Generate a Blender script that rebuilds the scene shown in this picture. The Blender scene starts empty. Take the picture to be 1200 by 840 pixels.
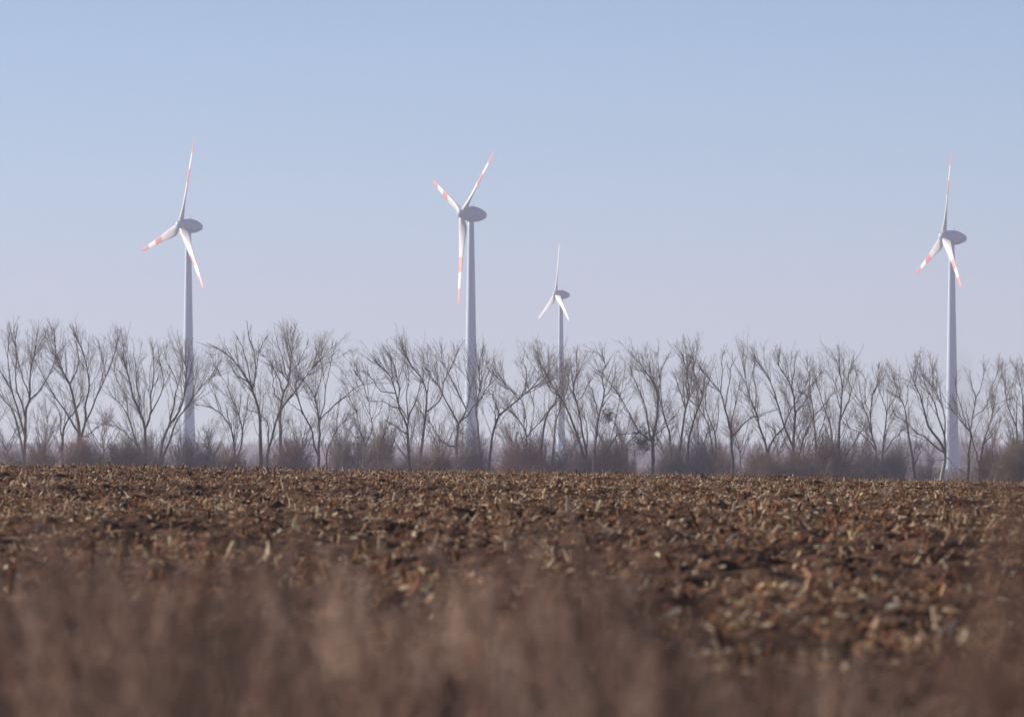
import bpy, math, random
import numpy as np
from mathutils import Vector, Matrix

SC = bpy.context.scene
R = math.radians
EYE = 1.0                      # camera height above the verge it stands on
A = 1.0004e-4                  # angle of one photograph pixel (300 mm lens, 1200 px wide)
HOR = 516.0                    # photograph row of the eye level

# ------------------------------------------------------------------ camera
cam_d = bpy.data.cameras.new('camera')
cam = bpy.data.objects.new('camera', cam_d)
SC.collection.objects.link(cam)
SC.camera = cam
cam_d.sensor_width = 36.0
cam_d.lens = 299.9
cam_d.clip_start = 0.2
cam_d.clip_end = 40000
cam.location = (0, 0, EYE)
cam.rotation_euler = (R(90) + math.atan((HOR - 420.0) * A), 0, 0)
cam_d.dof.use_dof = True
cam_d.dof.focus_distance = 330.0
cam_d.dof.aperture_fstop = 10.0
cam_d.dof.aperture_blades = 0

# ------------------------------------------------------------------ light
SUN_AZ = 68.0                  # degrees left of the viewing direction
SUN_EL = 20.0
world = bpy.data.worlds.new('World')
SC.world = world
world.use_nodes = True
nt = world.node_tree
bg = nt.nodes['Background']
sky = nt.nodes.new('ShaderNodeTexSky')
sky.sky_type = 'NISHITA'
sky.sun_disc = False
sky.sun_elevation = R(SUN_EL)
sky.sun_rotation = R(-SUN_AZ)
sky.altitude = 0
sky.air_density = 0.42
sky.dust_density = 0.0
sky.ozone_density = 2.0
nt.links.new(sky.outputs[0], bg.inputs[0])
bg.inputs[1].default_value = 0.081

sl = bpy.data.lights.new('sun', 'SUN')
sl.energy = 5.0
sl.angle = R(0.53)
sl.color = (1.0, 0.90, 0.78)
sun = bpy.data.objects.new('sun', sl)
SC.collection.objects.link(sun)
sd = Vector((-math.sin(R(SUN_AZ)) * math.cos(R(SUN_EL)), math.cos(R(SUN_AZ)) * math.cos(R(SUN_EL)), math.sin(R(SUN_EL))))
sun.rotation_euler = (-sd).to_track_quat('-Z', 'Y').to_euler()
sun.location = (-60, 40, 60)

SC.view_settings.view_transform = 'Standard'
SC.view_settings.look = 'None'
SC.view_settings.exposure = 0.46
SC.view_settings.gamma = 1.0
SC.view_settings.use_curve_mapping = False
SC.cycles.use_denoising = True
SC.cycles.max_bounces = 6
SC.cycles.diffuse_bounces = 3
SC.cycles.transmission_bounces = 3
SC.cycles.volume_bounces = 2
SC.cycles.use_adaptive_sampling = False
SC.cycles.caustics_reflective = False
SC.cycles.caustics_refractive = False

rng = np.random.default_rng(7)


# ------------------------------------------------------------------ helpers
def at(px, py, d):
    """World point seen at a photograph position from d metres away."""
    return np.array([(px - 600.0) * A * d, d, EYE + (HOR - py) * A * d])


def tag(o, label=None, cat=None, group=None, kind=None):
    if label: o['label'] = label
    if cat: o['category'] = cat
    if group: o['group'] = group
    if kind: o['kind'] = kind
    return o


def link(name, me, parent=None):
    o = bpy.data.objects.new(name, me)
    SC.collection.objects.link(o)
    if parent is not None:
        o.parent = parent
    return o


def empty(name, loc, rz=0.0):
    o = link(name, None)
    o.location = loc
    o.rotation_euler = (0, 0, rz)
    o.empty_display_size = 0.5
    return o


def mesh_np(name, V, F, mats, smooth=True, fmat=None, tint=None):
    """V (n,3), F (m,4) quads -> mesh."""
    me = bpy.data.meshes.new(name)
    V = np.asarray(V, np.float32); F = np.asarray(F, np.int32)
    k = F.shape[1]
    me.vertices.add(len(V)); me.vertices.foreach_set('co', V.ravel())
    me.loops.add(F.size); me.loops.foreach_set('vertex_index', F.ravel())
    me.polygons.add(len(F))
    me.polygons.foreach_set('loop_start', np.arange(0, F.size, k, dtype=np.int32))
    me.polygons.foreach_set('loop_total', np.full(len(F), k, np.int32))
    me.polygons.foreach_set('use_smooth', np.full(len(F), bool(smooth)))
    for m in (mats if isinstance(mats, (list, tuple)) else [mats]):
        me.materials.append(m)
    if fmat is not None:
        me.polygons.foreach_set('material_index', np.asarray(fmat, np.int32))
    if tint is not None:
        at_ = me.attributes.new('tint', 'FLOAT_COLOR', 'FACE')
        c = np.ones((len(F), 4), np.float32); c[:, :3] = tint
        at_.data.foreach_set('color', c.ravel())
    me.update(calc_edges=True)
    return me


def unit(v):
    return v / np.maximum(np.linalg.norm(v, axis=-1, keepdims=True), 1e-9)


def tubes(P, Rd, k=3):
    """P (M,n,3), Rd (M,n) -> verts, quads of k sided tubes."""
    M, n, _ = P.shape
    T = np.empty_like(P)
    T[:, 1:-1] = P[:, 2:] - P[:, :-2]; T[:, 0] = P[:, 1] - P[:, 0]; T[:, -1] = P[:, -1] - P[:, -2]
    T = unit(T)
    ref = np.tile(np.array([[[0.37, 0.91, 0.17]]]), (M, n, 1))
    U = unit(np.cross(T, ref)); W = np.cross(T, U)
    ang = np.arange(k) * 2 * np.pi / k
    V = P[:, :, None, :] + Rd[:, :, None, None] * (np.cos(ang)[None, None, :, None] * U[:, :, None, :] + np.sin(ang)[None, None, :, None] * W[:, :, None, :])
    idx = np.arange(M * n * k).reshape(M, n, k)
    a = idx[:, :-1, :]; b = idx[:, 1:, :]
    F = np.stack([a, np.roll(a, -1, 2), np.roll(b, -1, 2), b], -1).reshape(-1, 4)
    return V.reshape(-1, 3), F


class Batch:
    def __init__(self):
        self.V = []; self.F = []; self.C = []; self.n = 0

    def add(self, V, F, tint=None):
        self.V.append(V); self.F.append(F + self.n); self.n += len(V)
        if tint is not None: self.C.append(np.broadcast_to(tint, (len(F), 3)))

    def mesh(self, name, mat, smooth=True):
        return mesh_np(name, np.concatenate(self.V), np.concatenate(self.F), mat, smooth,
                       tint=np.concatenate(self.C) if self.C else None)


def resample(pts, n):
    """Catmull-Rom through pts, n points even in length."""
    p = np.asarray(pts, float)
    if len(p) == 2:
        t = np.linspace(0, 1, n)[:, None]
        return p[0] * (1 - t) + p[1] * t
    q = np.vstack([2 * p[0] - p[1], p, 2 * p[-1] - p[-2]])
    out = []
    for i in range(1, len(q) - 2):
        t = np.linspace(0, 1, 8, endpoint=False)[:, None]
        out.append(0.5 * (2 * q[i] + (q[i + 1] - q[i - 1]) * t + (2 * q[i - 1] - 5 * q[i] + 4 * q[i + 1] - q[i + 2]) * t ** 2 + (3 * q[i] - q[i - 1] - 3 * q[i + 1] + q[i + 2]) * t ** 3))
    c = np.vstack(out + [p[-1:]])
    s = np.concatenate([[0], np.cumsum(np.linalg.norm(np.diff(c, axis=0), axis=1))])
    u = np.linspace(0, s[-1], n)
    return np.stack([np.interp(u, s, c[:, j]) for j in range(c.shape[1])], 1)


def vnoise(x, y, seed=0):
    """Smooth value noise, arrays."""
    xi = np.floor(x).astype(np.int64); yi = np.floor(y).astype(np.int64)
    fx = x - xi; fy = y - yi
    fx = fx * fx * (3 - 2 * fx); fy = fy * fy * (3 - 2 * fy)

    def h(i, j):
        n = (i * 374761393 + j * 668265263 + seed * 1442695041) & 0x7fffffff
        n = ((n ^ (n >> 13)) * 1274126177) & 0x7fffffff
        return ((n ^ (n >> 16)) & 0xffff) / 65535.0
    return (h(xi, yi) * (1 - fx) + h(xi + 1, yi) * fx) * (1 - fy) + (h(xi, yi + 1) * (1 - fx) + h(xi + 1, yi + 1) * fx) * fy


# ------------------------------------------------------------------ materials
def mat(name, col, rough=0.85, spec=0.25):
    m = bpy.data.materials.new(name); m.use_nodes = True
    b = m.node_tree.nodes['Principled BSDF']
    b.inputs['Base Color'].default_value = (*col, 1)
    b.inputs['Roughness'].default_value = rough
    b.inputs['Specular IOR Level'].default_value = spec
    return m, m.node_tree, b


def mottled(name, c1, c2, scale, rough=0.85, spec=0.25, detail=5, coord='Object'):
    m, t, b = mat(name, c1, rough, spec)
    tc = t.nodes.new('ShaderNodeTexCoord'); no = t.nodes.new('ShaderNodeTexNoise')
    no.inputs['Scale'].default_value = scale; no.inputs['Detail'].default_value = detail
    r = t.nodes.new('ShaderNodeValToRGB')
    r.color_ramp.elements[0].position = 0.35; r.color_ramp.elements[1].position = 0.66
    r.color_ramp.elements[0].color = (*c1, 1); r.color_ramp.elements[1].color = (*c2, 1)
    t.links.new(tc.outputs[coord], no.inputs['Vector']); t.links.new(no.outputs['Fac'], r.inputs[0])
    t.links.new(r.outputs[0], b.inputs['Base Color'])
    return m


def tinted(name, trans=0.35, rough=0.8, spec=0.08):
    """Straw-like: the colour of each stalk is its own; a little light passes through."""
    m = bpy.data.materials.new(name); m.use_nodes = True
    t = m.node_tree; b = t.nodes['Principled BSDF']; out = t.nodes['Material Output']
    a = t.nodes.new('ShaderNodeAttribute'); a.attribute_name = 'tint'
    tr = t.nodes.new('ShaderNodeBsdfTranslucent'); mx = t.nodes.new('ShaderNodeMixShader')
    mx.inputs[0].default_value = trans
    t.links.new(a.outputs['Color'], b.inputs['Base Color']); t.links.new(a.outputs['Color'], tr.inputs['Color'])
    b.inputs['Roughness'].default_value = rough; b.inputs['Specular IOR Level'].default_value = spec
    t.links.new(b.outputs[0], mx.inputs[1]); t.links.new(tr.outputs[0], mx.inputs[2]); t.links.new(mx.outputs[0], out.inputs[0])
    return m


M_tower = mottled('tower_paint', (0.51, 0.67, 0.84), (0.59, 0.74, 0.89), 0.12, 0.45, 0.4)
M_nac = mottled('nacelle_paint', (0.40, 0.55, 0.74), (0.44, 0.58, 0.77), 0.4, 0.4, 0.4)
M_blade = mottled('blade_grey_white', (0.66, 0.66, 0.64), (0.72, 0.71, 0.69), 0.25, 0.45, 0.4)
M_band_w = mottled('blade_white', (0.84, 0.84, 0.83), (0.88, 0.88, 0.87), 0.3, 0.45, 0.4)
M_band_r = mottled('blade_signal_red', (0.75, 0.20, 0.15), (0.79, 0.25, 0.19), 0.3, 0.45, 0.4)
M_dark = mottled('dark_metal', (0.12, 0.12, 0.13), (0.16, 0.16, 0.17), 3, 0.5)
M_bark = mottled('bark', (0.030, 0.025, 0.024), (0.11, 0.092, 0.082), 1.6)
M_sunlit_base, _t, _b = mat('bark_sunlit_base', (0.1, 0.1, 0.1))  # sunlight on the lower trunk painted into the colour: pale below, dark above
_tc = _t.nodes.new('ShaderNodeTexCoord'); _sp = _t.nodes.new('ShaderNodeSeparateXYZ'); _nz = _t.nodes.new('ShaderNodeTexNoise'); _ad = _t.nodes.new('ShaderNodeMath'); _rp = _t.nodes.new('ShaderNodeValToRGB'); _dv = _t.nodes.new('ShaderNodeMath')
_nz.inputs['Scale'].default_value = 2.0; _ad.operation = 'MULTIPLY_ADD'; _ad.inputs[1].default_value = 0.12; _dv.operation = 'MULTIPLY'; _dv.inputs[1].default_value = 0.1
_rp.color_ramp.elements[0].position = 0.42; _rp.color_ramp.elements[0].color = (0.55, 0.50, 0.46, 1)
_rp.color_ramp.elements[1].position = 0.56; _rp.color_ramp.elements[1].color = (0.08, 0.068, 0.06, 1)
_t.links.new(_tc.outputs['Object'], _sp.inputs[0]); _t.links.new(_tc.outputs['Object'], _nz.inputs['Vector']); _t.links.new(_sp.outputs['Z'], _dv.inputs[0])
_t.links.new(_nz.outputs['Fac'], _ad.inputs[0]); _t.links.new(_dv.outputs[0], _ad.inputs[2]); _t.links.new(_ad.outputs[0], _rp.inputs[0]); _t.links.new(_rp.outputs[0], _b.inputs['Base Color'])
M_twig = mottled('twig_bark', (0.11, 0.09, 0.075), (0.28, 0.23, 0.19), 0.7)
M_bushg = mottled('grey_twigs', (0.13, 0.11, 0.105), (0.25, 0.21, 0.20), 0.9)
M_bushr = mottled('reddish_twigs', (0.17, 0.095, 0.075), (0.27, 0.165, 0.14), 0.9)
M_busho = mottled('olive_twigs', (0.15, 0.105, 0.06), (0.29, 0.20, 0.125), 0.9)
M_under = mottled('brushwood', (0.10, 0.085, 0.08), (0.24, 0.185, 0.165), 0.25)
M_ivy = mottled('ivy_leaf', (0.018, 0.028, 0.012), (0.05, 0.065, 0.03), 1.2, 0.5)
M_wood = mottled('far_wood', (0.07, 0.065, 0.06), (0.13, 0.115, 0.10), 0.05)
M_straw = tinted('straw', 0.25, 0.8)
M_grass = tinted('dead_grass', 0.35)
M_soil = mottled('plough_soil', (0.058, 0.032, 0.020), (0.15, 0.079, 0.047), 5.0, 0.95, 0.1, 8)
M_land = mottled('winter_land', (0.05, 0.05, 0.035), (0.09, 0.08, 0.06), 0.01, 0.95, 0.1)


# ------------------------------------------------------------------ terrain
def sstep(a, b, x):
    t = np.clip((x - a) / (b - a), 0, 1)
    return t * t * (3 - 2 * t)


DK = np.array([0, 6, 12, 20, 36, 60, 90, 120, 140, 152, 165, 185, 230, 320, 500, 800, 1000, 1600, 2400, 3200, 3450, 3700, 4600, 6500, 9000.])
ZK = np.array([-1.0, -0.92, -0.83, -0.76, -0.725, -0.715, -0.715, -0.705, -0.70, -0.70, -0.73, -0.86, -1.3, -2.1, -3.4, -5.1, -6.0, -8.5, -11.5, -13.2, -13.6, -13.2, -12.5, -10, -9.])


def ground_z(x, d):
    x = np.asarray(x, float); d = np.asarray(d, float)
    z = np.interp(d, DK, ZK)
    tilt = np.clip(d / 150.0, 0, 1) * (1 - sstep(200, 500, d))
    return EYE + z - 0.0165 * np.clip(x, -40, 40) * tilt


def build_ground():
    d = np.concatenate([[-80, -20, -5], np.linspace(0, 200, 60), np.geomspace(205, 9000, 90)])
    s = np.linspace(-1, 1, 121); s = np.sign(s) * np.abs(s) ** 2.2
    X, D = np.meshgrid(s * 4600, d)
    Z = ground_z(X, D) - 0.28 * (1 - sstep(168, 178, D)) + 0.25 * (vnoise(X / 60, D / 60, 3) - 0.5) * sstep(200, 400, D)
    n, k = X.shape
    idx = np.arange(n * k).reshape(n, k)
    F = np.stack([idx[:-1, :-1], idx[:-1, 1:], idx[1:, 1:], idx[1:, :-1]], -1).reshape(-1, 4)
    o = link('ground', mesh_np('ground', np.stack([X, D, Z], -1).reshape(-1, 3), F, M_land))
    tag(o, kind='structure')


def soil_relief(X, D):
    r = 0.115 * (vnoise(X / 0.5, D / 0.7, 11) - 0.5) + 0.11 * (vnoise(X / 0.22, D / 0.25, 12) - 0.5) + 0.04 * (vnoise(X / 0.09, D / 0.1, 13) - 0.5)
    r += 0.10 * (vnoise(X / 2.6 + 5, D / 5.0, 14) - 0.5)
    return r * sstep(10, 22, D)


def build_soil():
    d = [3.0]
    while d[-1] < 180: d.append(d[-1] + 0.05 + 0.0011 * d[-1])
    d = np.array(d); s = np.linspace(-1, 1, 241)
    X = s[None, :] * (2.2 + 0.078 * d[:, None]); D = np.repeat(d[:, None], len(s), 1)
    Z = ground_z(X, D) + soil_relief(X, D)
    n, k = X.shape
    idx = np.arange(n * k).reshape(n, k)
    F = np.stack([idx[:-1, :-1], idx[:-1, 1:], idx[1:, 1:], idx[1:, :-1]], -1).reshape(-1, 4)
    o = link('field', mesh_np('field', np.stack([X, D, Z], -1).reshape(-1, 3), F, M_soil, smooth=False))
    tag(o, kind='structure')


def palette(n, cols, w, jit=0.18):
    c = np.array(cols)[rng.choice(len(cols), n, p=np.array(w) / sum(w))]
    return np.clip(c * (1 + rng.normal(0, jit, (n, 1))), 0.01, 0.9)


def strips(base, dirn, length, width, bend, seg=3, twist=0.6):
    """Bent leaf strips: (M) arrays -> verts, quads."""
    M = len(base)
    t = np.linspace(0, 1, seg + 1)
    up = np.tile(np.array([[0, 0, 1.0]]), (M, 1))
    side = unit(np.cross(dirn, up) + 1e-4)
    side = unit(side + twist * rng.normal(0, 1, (M, 3)))
    nrm = unit(np.cross(side, dirn))
    P = base[:, None] + dirn[:, None] * (length[:, None] * t)[..., None] + nrm[:, None] * (bend[:, None] * length[:, None] * t ** 2)[..., None]
    w = width[:, None] * np.array([0.7, 1.0, 0.85, 0.25] if seg == 3 else np.linspace(1, 0.2, seg + 1))[None]
    V = np.stack([P - side[:, None] * w[..., None] / 2, P + side[:, None] * w[..., None] / 2], 2)
    idx = np.arange(M * (seg + 1) * 2).reshape(M, seg + 1, 2)
    F = np.stack([idx[:, :-1, 0], idx[:, :-1, 1], idx[:, 1:, 1], idx[:, 1:, 0]], -1).reshape(-1, 4)
    return V.reshape(-1, 3), F


def scatter(n, d0, d1, a, b):
    """Points spread evenly by area over a wedge of half width a + b d."""
    d = rng.uniform(d0, d1, n * 3)
    keep = rng.uniform(0, a + b * d1, n * 3) < (a + b * d)
    d = d[keep][:n]
    x = rng.uniform(-1, 1, len(d)) * (a + b * d)
    return x, d


STRAW = [(0.60, 0.39, 0.22), (0.38, 0.20, 0.105), (0.17, 0.085, 0.048), (0.84, 0.68, 0.47), (0.30, 0.125, 0.064), (0.07, 0.037, 0.024)]


def build_stubble():
    B = Batch()
    # standing cut stalks, in sown rows
    x, d = scatter(5500, 30, 172, 2.0, 0.072)
    x = np.round((x + 0.10 * d) / 0.75) * 0.75 - 0.10 * d + rng.normal(0, 0.10, len(x))
    z = ground_z(x, d) + soil_relief(x, d)
    M = len(x)
    h = rng.uniform(0.01, 0.085, M) * rng.choice([1, 1, 1, 1, 1.9], M)
    lean = rng.normal(0, 0.33, (M, 2))
    dirn = unit(np.stack([lean[:, 0], lean[:, 1], np.ones(M)], 1))
    b0 = np.stack([x, d, z - 0.03], 1)
    t = np.linspace(0, 1, 3)
    P = b0[:, None] + dirn[:, None] * (t[None] * (h + 0.03)[:, None])[..., None]
    rad = rng.uniform(0.009, 0.017, M)[:, None] * np.array([1.15, 1.0, 0.9])[None]
    V, F = tubes(P, rad, 5)
    c = palette(M, STRAW, [3, 3, 2.5, 1.2, 2.5, 0.6])
    B.add(V, F, np.repeat(c, 10, 0))
    # sheath leaves hanging on the stalks
    rep = rng.integers(0, M, int(M * 1.3))
    b1 = P[rep, 1] + rng.normal(0, 0.01, (len(rep), 3))
    dd = unit(rng.normal(0, 1, (len(rep), 3)) * np.array([1, 1, 0.55]) + np.array([0, 0, 0.55]))
    V, F = strips(b1, dd, rng.uniform(0.03, 0.10, len(rep)), rng.uniform(0.010, 0.030, len(rep)), rng.normal(-0.3, 0.4, len(rep)))
    B.add(V, F, np.repeat(palette(len(rep), STRAW, [4, 3, 2, 3, 2, 0.5]), 3, 0))
    # chopped leaves and husks lying about
    x, d = scatter(300000, 22, 172, 2.0, 0.072)
    keep = 0.7 * (vnoise(x / 2.6, d / 11.0, 23) - 0.5) + vnoise(x / 1.3, d / 3.0, 21) + 0.6 * vnoise(x / 0.4, d / 0.8, 22) + rng.normal(0, 0.2, len(x)) > 0.62
    x = x[keep]; d = d[keep]
    M = len(x)
    z = ground_z(x, d) + soil_relief(x, d) + rng.uniform(0.0, 0.05, M)
    el = np.abs(rng.normal(0.08, 0.40, M))
    az = rng.uniform(0, 2 * np.pi, M)
    dirn = np.stack([np.cos(az) * np.cos(el), np.sin(az) * np.cos(el), np.sin(el)], 1)
    V, F = strips(np.stack([x, d, z], 1), dirn, rng.uniform(0.012, 0.055, M) * rng.choice([1, 1, 1, 1, 2.2], M), rng.uniform(0.007, 0.023, M), rng.normal(-0.15, 0.45, M))
    B.add(V, F, np.repeat(palette(M, STRAW, [3.2, 3.0, 2.8, 3.2, 3.0, 2.2]), 3, 0))
    o = link('corn_stubble', B.mesh('corn_stubble', M_straw, smooth=False))
    tag(o, 'broken straw coloured stalks and husks littering the brown ploughed field', 'stubble', kind='stuff')


GRASS = [(0.31, 0.20, 0.15), (0.23, 0.14, 0.108), (0.41, 0.30, 0.235), (0.14, 0.09, 0.07), (0.27, 0.175, 0.135)]


def build_grass():
    """Dead grass and weeds on the verge close to the camera, far out of focus."""
    B = Batch()
    nt_ = 640
    tx, td = scatter(nt_, 5.2, 21.0, 0.9, 0.066)
    nt_ = len(tx)
    tr = rng.uniform(0.02, 0.07, nt_); cnt = (rng.uniform(12, 42, nt_) * (tr / 0.045) ** 1.2).astype(int)
    own = np.repeat(np.arange(nt_), cnt)
    ang = rng.uniform(0, 2 * np.pi, len(own)); rad_ = np.sqrt(rng.random(len(own))) * tr[own]
    x = tx[own] + rad_ * np.cos(ang); d = td[own] + 1.5 * rad_ * np.sin(ang)
    M = len(x)
    tuss = np.minimum(np.exp(rng.normal(-0.17, 0.42, nt_)), 1.45)
    tall = rng.beta(2.0, 1.7, nt_) * 0.46 + 0.54
    zg = ground_z(x, d)
    px = 600 + x / (A * d)
    topy = np.interp(px, [-200, 0, 150, 330, 420, 560, 650, 740, 840, 950, 1100, 1200, 1400], [548, 554, 566, 560, 586, 588, 566, 590, 690, 735, 735, 680, 640])
    topz = EYE + (HOR - topy) * A * d
    h = (topz - zg) * tall[own] * np.clip(rng.beta(2.2, 2.0, M) * 1.06, 0.2, 1.0)
    lean = rng.normal(0, 0.06, (M, 2)) + np.stack([rad_ * np.cos(ang), rad_ * np.sin(ang)], 1) * 1.6; lean[:, 0] += 0.03
    t = np.linspace(0, 1, 6)
    dirn = np.stack([lean[:, 0], lean[:, 1], np.ones(M)], 1)
    curve = rng.normal(0, 0.12, (M, 2))
    P = np.stack([x, d, zg - 0.02], 1)[:, None] + dirn[:, None] * (t * h[:, None])[..., None]
    P[:, :, 0] += curve[:, :1] * h[:, None] * t ** 2; P[:, :, 1] += curve[:, 1:] * h[:, None] * t ** 2
    rad = rng.uniform(0.0013, 0.0028, M)[:, None] * np.linspace(1, 0.45, 6)[None]
    V, F = tubes(P, rad, 3)
    tuft = tuss[own][:, None]
    c = palette(M, GRASS, [4, 3, 2.2, 2, 1.5]) * tuft
    B.add(V, F, np.repeat(c, 15, 0))
    # leaves
    rep = rng.integers(0, M, int(M * 2.6)); tt = rng.beta(1.3, 2.0, len(rep))
    k = np.clip((tt * 5).astype(int), 0, 4); f = (tt * 5 - k)[:, None]
    b1 = P[rep, k] * (1 - f) + P[rep, k + 1] * f
    dd = unit(rng.normal(0, 0.55, (len(rep), 3)) + np.array([0, 0, 0.75]))
    room = np.clip((topz[rep] - b1[:, 2]) / np.maximum(dd[:, 2], 0.15), 0.02, 9)
    V, F = strips(b1, dd, np.minimum(room, h[rep] * rng.uniform(0.15, 0.5, len(rep))), rng.uniform(0.003, 0.008, len(rep)), rng.normal(-0.2, 0.35, len(rep)))
    B.add(V, F, np.repeat(palette(len(rep), GRASS, [4, 3, 2.4, 2, 1.5]) * tuft[rep], 3, 0))
    # feathery plumes on part of the stems
    pl = np.where(rng.random(M) < 0.22)[0]; rep = np.repeat(pl, 60)
    tt = rng.uniform(0.78, 1.0, len(rep))
    k = np.clip((tt * 5).astype(int), 0, 4); f = (tt * 5 - k)[:, None]
    b1 = P[rep, k] * (1 - f) + P[rep, k + 1] * f
    dd = unit(rng.normal(0, 0.5, (len(rep), 3)) + np.array([0.15, 0, 0.8]))
    pc = palette(M, GRASS, [2, 1, 3.5, 0.6, 0.8]) * tuft
    V, F = strips(b1, dd, rng.uniform(0.02, 0.055, len(rep)) * (1.5 - tt), rng.uniform(0.0025, 0.006, len(rep)), rng.normal(-0.2, 0.35, len(rep)))
    B.add(V, F, np.repeat(pc[rep], 3, 0))
    # loose seed heads
    rep = np.where(rng.random(M) < 0.6)[0]; rep = np.repeat(rep, 9)
    tt = rng.uniform(0.72, 1.0, len(rep))
    k = np.clip((tt * 5).astype(int), 0, 4); f = (tt * 5 - k)[:, None]
    b1 = P[rep, k] * (1 - f) + P[rep, k + 1] * f
    dd = unit(rng.normal(0, 0.5, (len(rep), 3)) + np.array([0.1, 0, 0.8]))
    V, F = strips(b1, dd, rng.uniform(0.015, 0.06, len(rep)), rng.uniform(0.002, 0.005, len(rep)), rng.normal(-0.2, 0.35, len(rep)))
    B.add(V, F, np.repeat(palette(len(rep), GRASS, [4, 2, 3, 1, 1.5]) * tuft[rep], 3, 0))
    o = link('dry_grass', B.mesh('dry_grass', M_grass, smooth=False))
    tag(o, 'blurred brown dead grass and seed heads filling the verge before the field', 'dry grass', kind='stuff')


def build_weed(px, d, topy, spread, n, label, density=1.0, rs=1.0):
    x0 = (px - 600) * A * d
    zg = float(ground_z(x0, d)); topz = EYE + (HOR - topy) * A * d
    h = topz - zg
    root = empty('weed', (x0, d, zg))
    S = Batch(); H = Batch()
    M = n
    off = rng.normal(0, spread, (M, 2)) * np.array([1, 1.6])
    hh = h * np.clip(rng.normal(0.89, 0.04, M), 0.5, 1.0); hh[0] = h
    t = np.linspace(0, 1, 6)
    dirn = np.stack([off[:, 0] / h * 0.9, off[:, 1] / h * 0.9, np.ones(M)], 1)
    P = np.stack([off[:, 0] * 0.35, off[:, 1] * 0.35, np.full(M, -0.02)], 1)[:, None] + dirn[:, None] * (t * hh[:, None])[..., None]
    V, F = tubes(P, np.full((M, 1), 0.0022 * rs) * np.linspace(1, 0.5, 6)[None], 4)
    S.add(V, F, np.repeat(palette(M, GRASS, [1, 3, 0.3, 3, 2]), 20, 0))
    rep = rng.integers(0, M, int(620 * density)); tt = rng.beta(2.2, 1.6, len(rep)) * 0.98
    k = np.clip((tt * 5).astype(int), 0, 4); f = (tt * 5 - k)[:, None]
    b1 = P[rep, k] * (1 - f) + P[rep, k + 1] * f
    dd = unit(rng.normal(0, 0.6, (len(rep), 3)) + np.array([0, 0, 0.6]))
    V, F = strips(b1, dd, rng.uniform(0.03, 0.10, len(rep)), rng.uniform(0.002, 0.006, len(rep)), rng.normal(-0.2, 0.3, len(rep)))
    H.add(V, F, np.repeat(palette(len(rep), GRASS, [3, 3, 1, 1.5, 2]), 3, 0))
    link('stem', S.mesh('weed_stem', M_grass), root)
    link('seed_head', H.mesh('weed_head', M_grass, False), root)
    tag(root, label, 'weed', 'tall dead weeds on the verge')


# ------------------------------------------------------------------ wind turbines
def lathe(profile, k=48):
    """profile of (radius, z) -> verts, quads round Z."""
    p = np.array(profile); n = len(p)
    a = np.arange(k) * 2 * np.pi / k
    V = np.stack([p[:, None, 0] * np.cos(a), p[:, None, 0] * np.sin(a), np.repeat(p[:, None, 1], k, 1)], -1).reshape(-1, 3)
    idx = np.arange(n * k).reshape(n, k)
    F = np.stack([idx[:-1], np.roll(idx[:-1], -1, 1), np.roll(idx[1:], -1, 1), idx[1:]], -1).reshape(-1, 4)
    return V, F


def smooth_profile(pts, n):
    return resample(np.array(pts, float), n)


def blade_mesh(Rr, banded, s):
    """Blade along +Z, leading edge +Y, upwind side +X."""
    st = np.unique(np.concatenate([np.linspace(0.035, 1.0, 40), [0.4799, 0.4801, 0.6399, 0.6401, 0.8149, 0.8151]]))
    ch = np.interp(st, [0.035, 0.07, 0.11, 0.17, 0.24, 0.35, 0.5, 0.7, 0.85, 0.95, 0.985, 1.0], np.array([1.9, 2.0, 3.0, 3.9, 3.8, 3.3, 2.6, 2.05, 1.6, 1.2, 0.85, 0.2]) * s)
    th = np.interp(st, [0.035, 0.07, 0.12, 0.2, 0.35, 0.6, 1.0], [1.0, 0.95, 0.55, 0.34, 0.25, 0.19, 0.14])
    tw = np.radians(np.interp(st, [0.03, 0.12, 0.2, 0.35, 0.55, 1.0], [32, 30, 25, 16, 10, 5]))
    k = 20
    a = np.arange(k) * 2 * np.pi / k
    rows = []
    for i, r in enumerate(st):
        y = np.cos(a) * 0.5 + 0.18 * min(1, max(0, (r - 0.05) * 12))    # ahead of the pitch axis at the nose
        y = np.cos(a) * 0.5 - 0.17 * sstep(0.06, 0.18, r)
        x = np.sin(a) * 0.5 * th[i] * (1 - (1 - 0.55 * (np.cos(a) + 1)) * 0.35 * sstep(0.06, 0.2, r))
        y = y * ch[i]; x = x * ch[i]
        c, q = math.cos(tw[i]), math.sin(tw[i])
        X = x * c + y * q; Y = -x * q + y * c
        pre = 0.010 * Rr * r * r
        rows.append(np.stack([X + pre, Y, np.full(k, r * Rr)], -1))
    V = np.array(rows).reshape(-1, 3)
    n = len(st); idx = np.arange(n * k).reshape(n, k)
    F = np.stack([idx[:-1], np.roll(idx[:-1], -1, 1), np.roll(idx[1:], -1, 1), idx[1:]], -1).reshape(-1, 4)
    mid = np.repeat((st[:-1] + st[1:]) / 2, k)
    if banded:
        fm = np.where(mid < 0.48, 0, np.where(mid < 0.64, 2, np.where(mid < 0.815, 1, 2)))
    else:
        fm = np.zeros(len(F), int) + 1
    return mesh_np('blade', V, F, [M_blade, M_band_w, M_band_r], True, fm)


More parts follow.
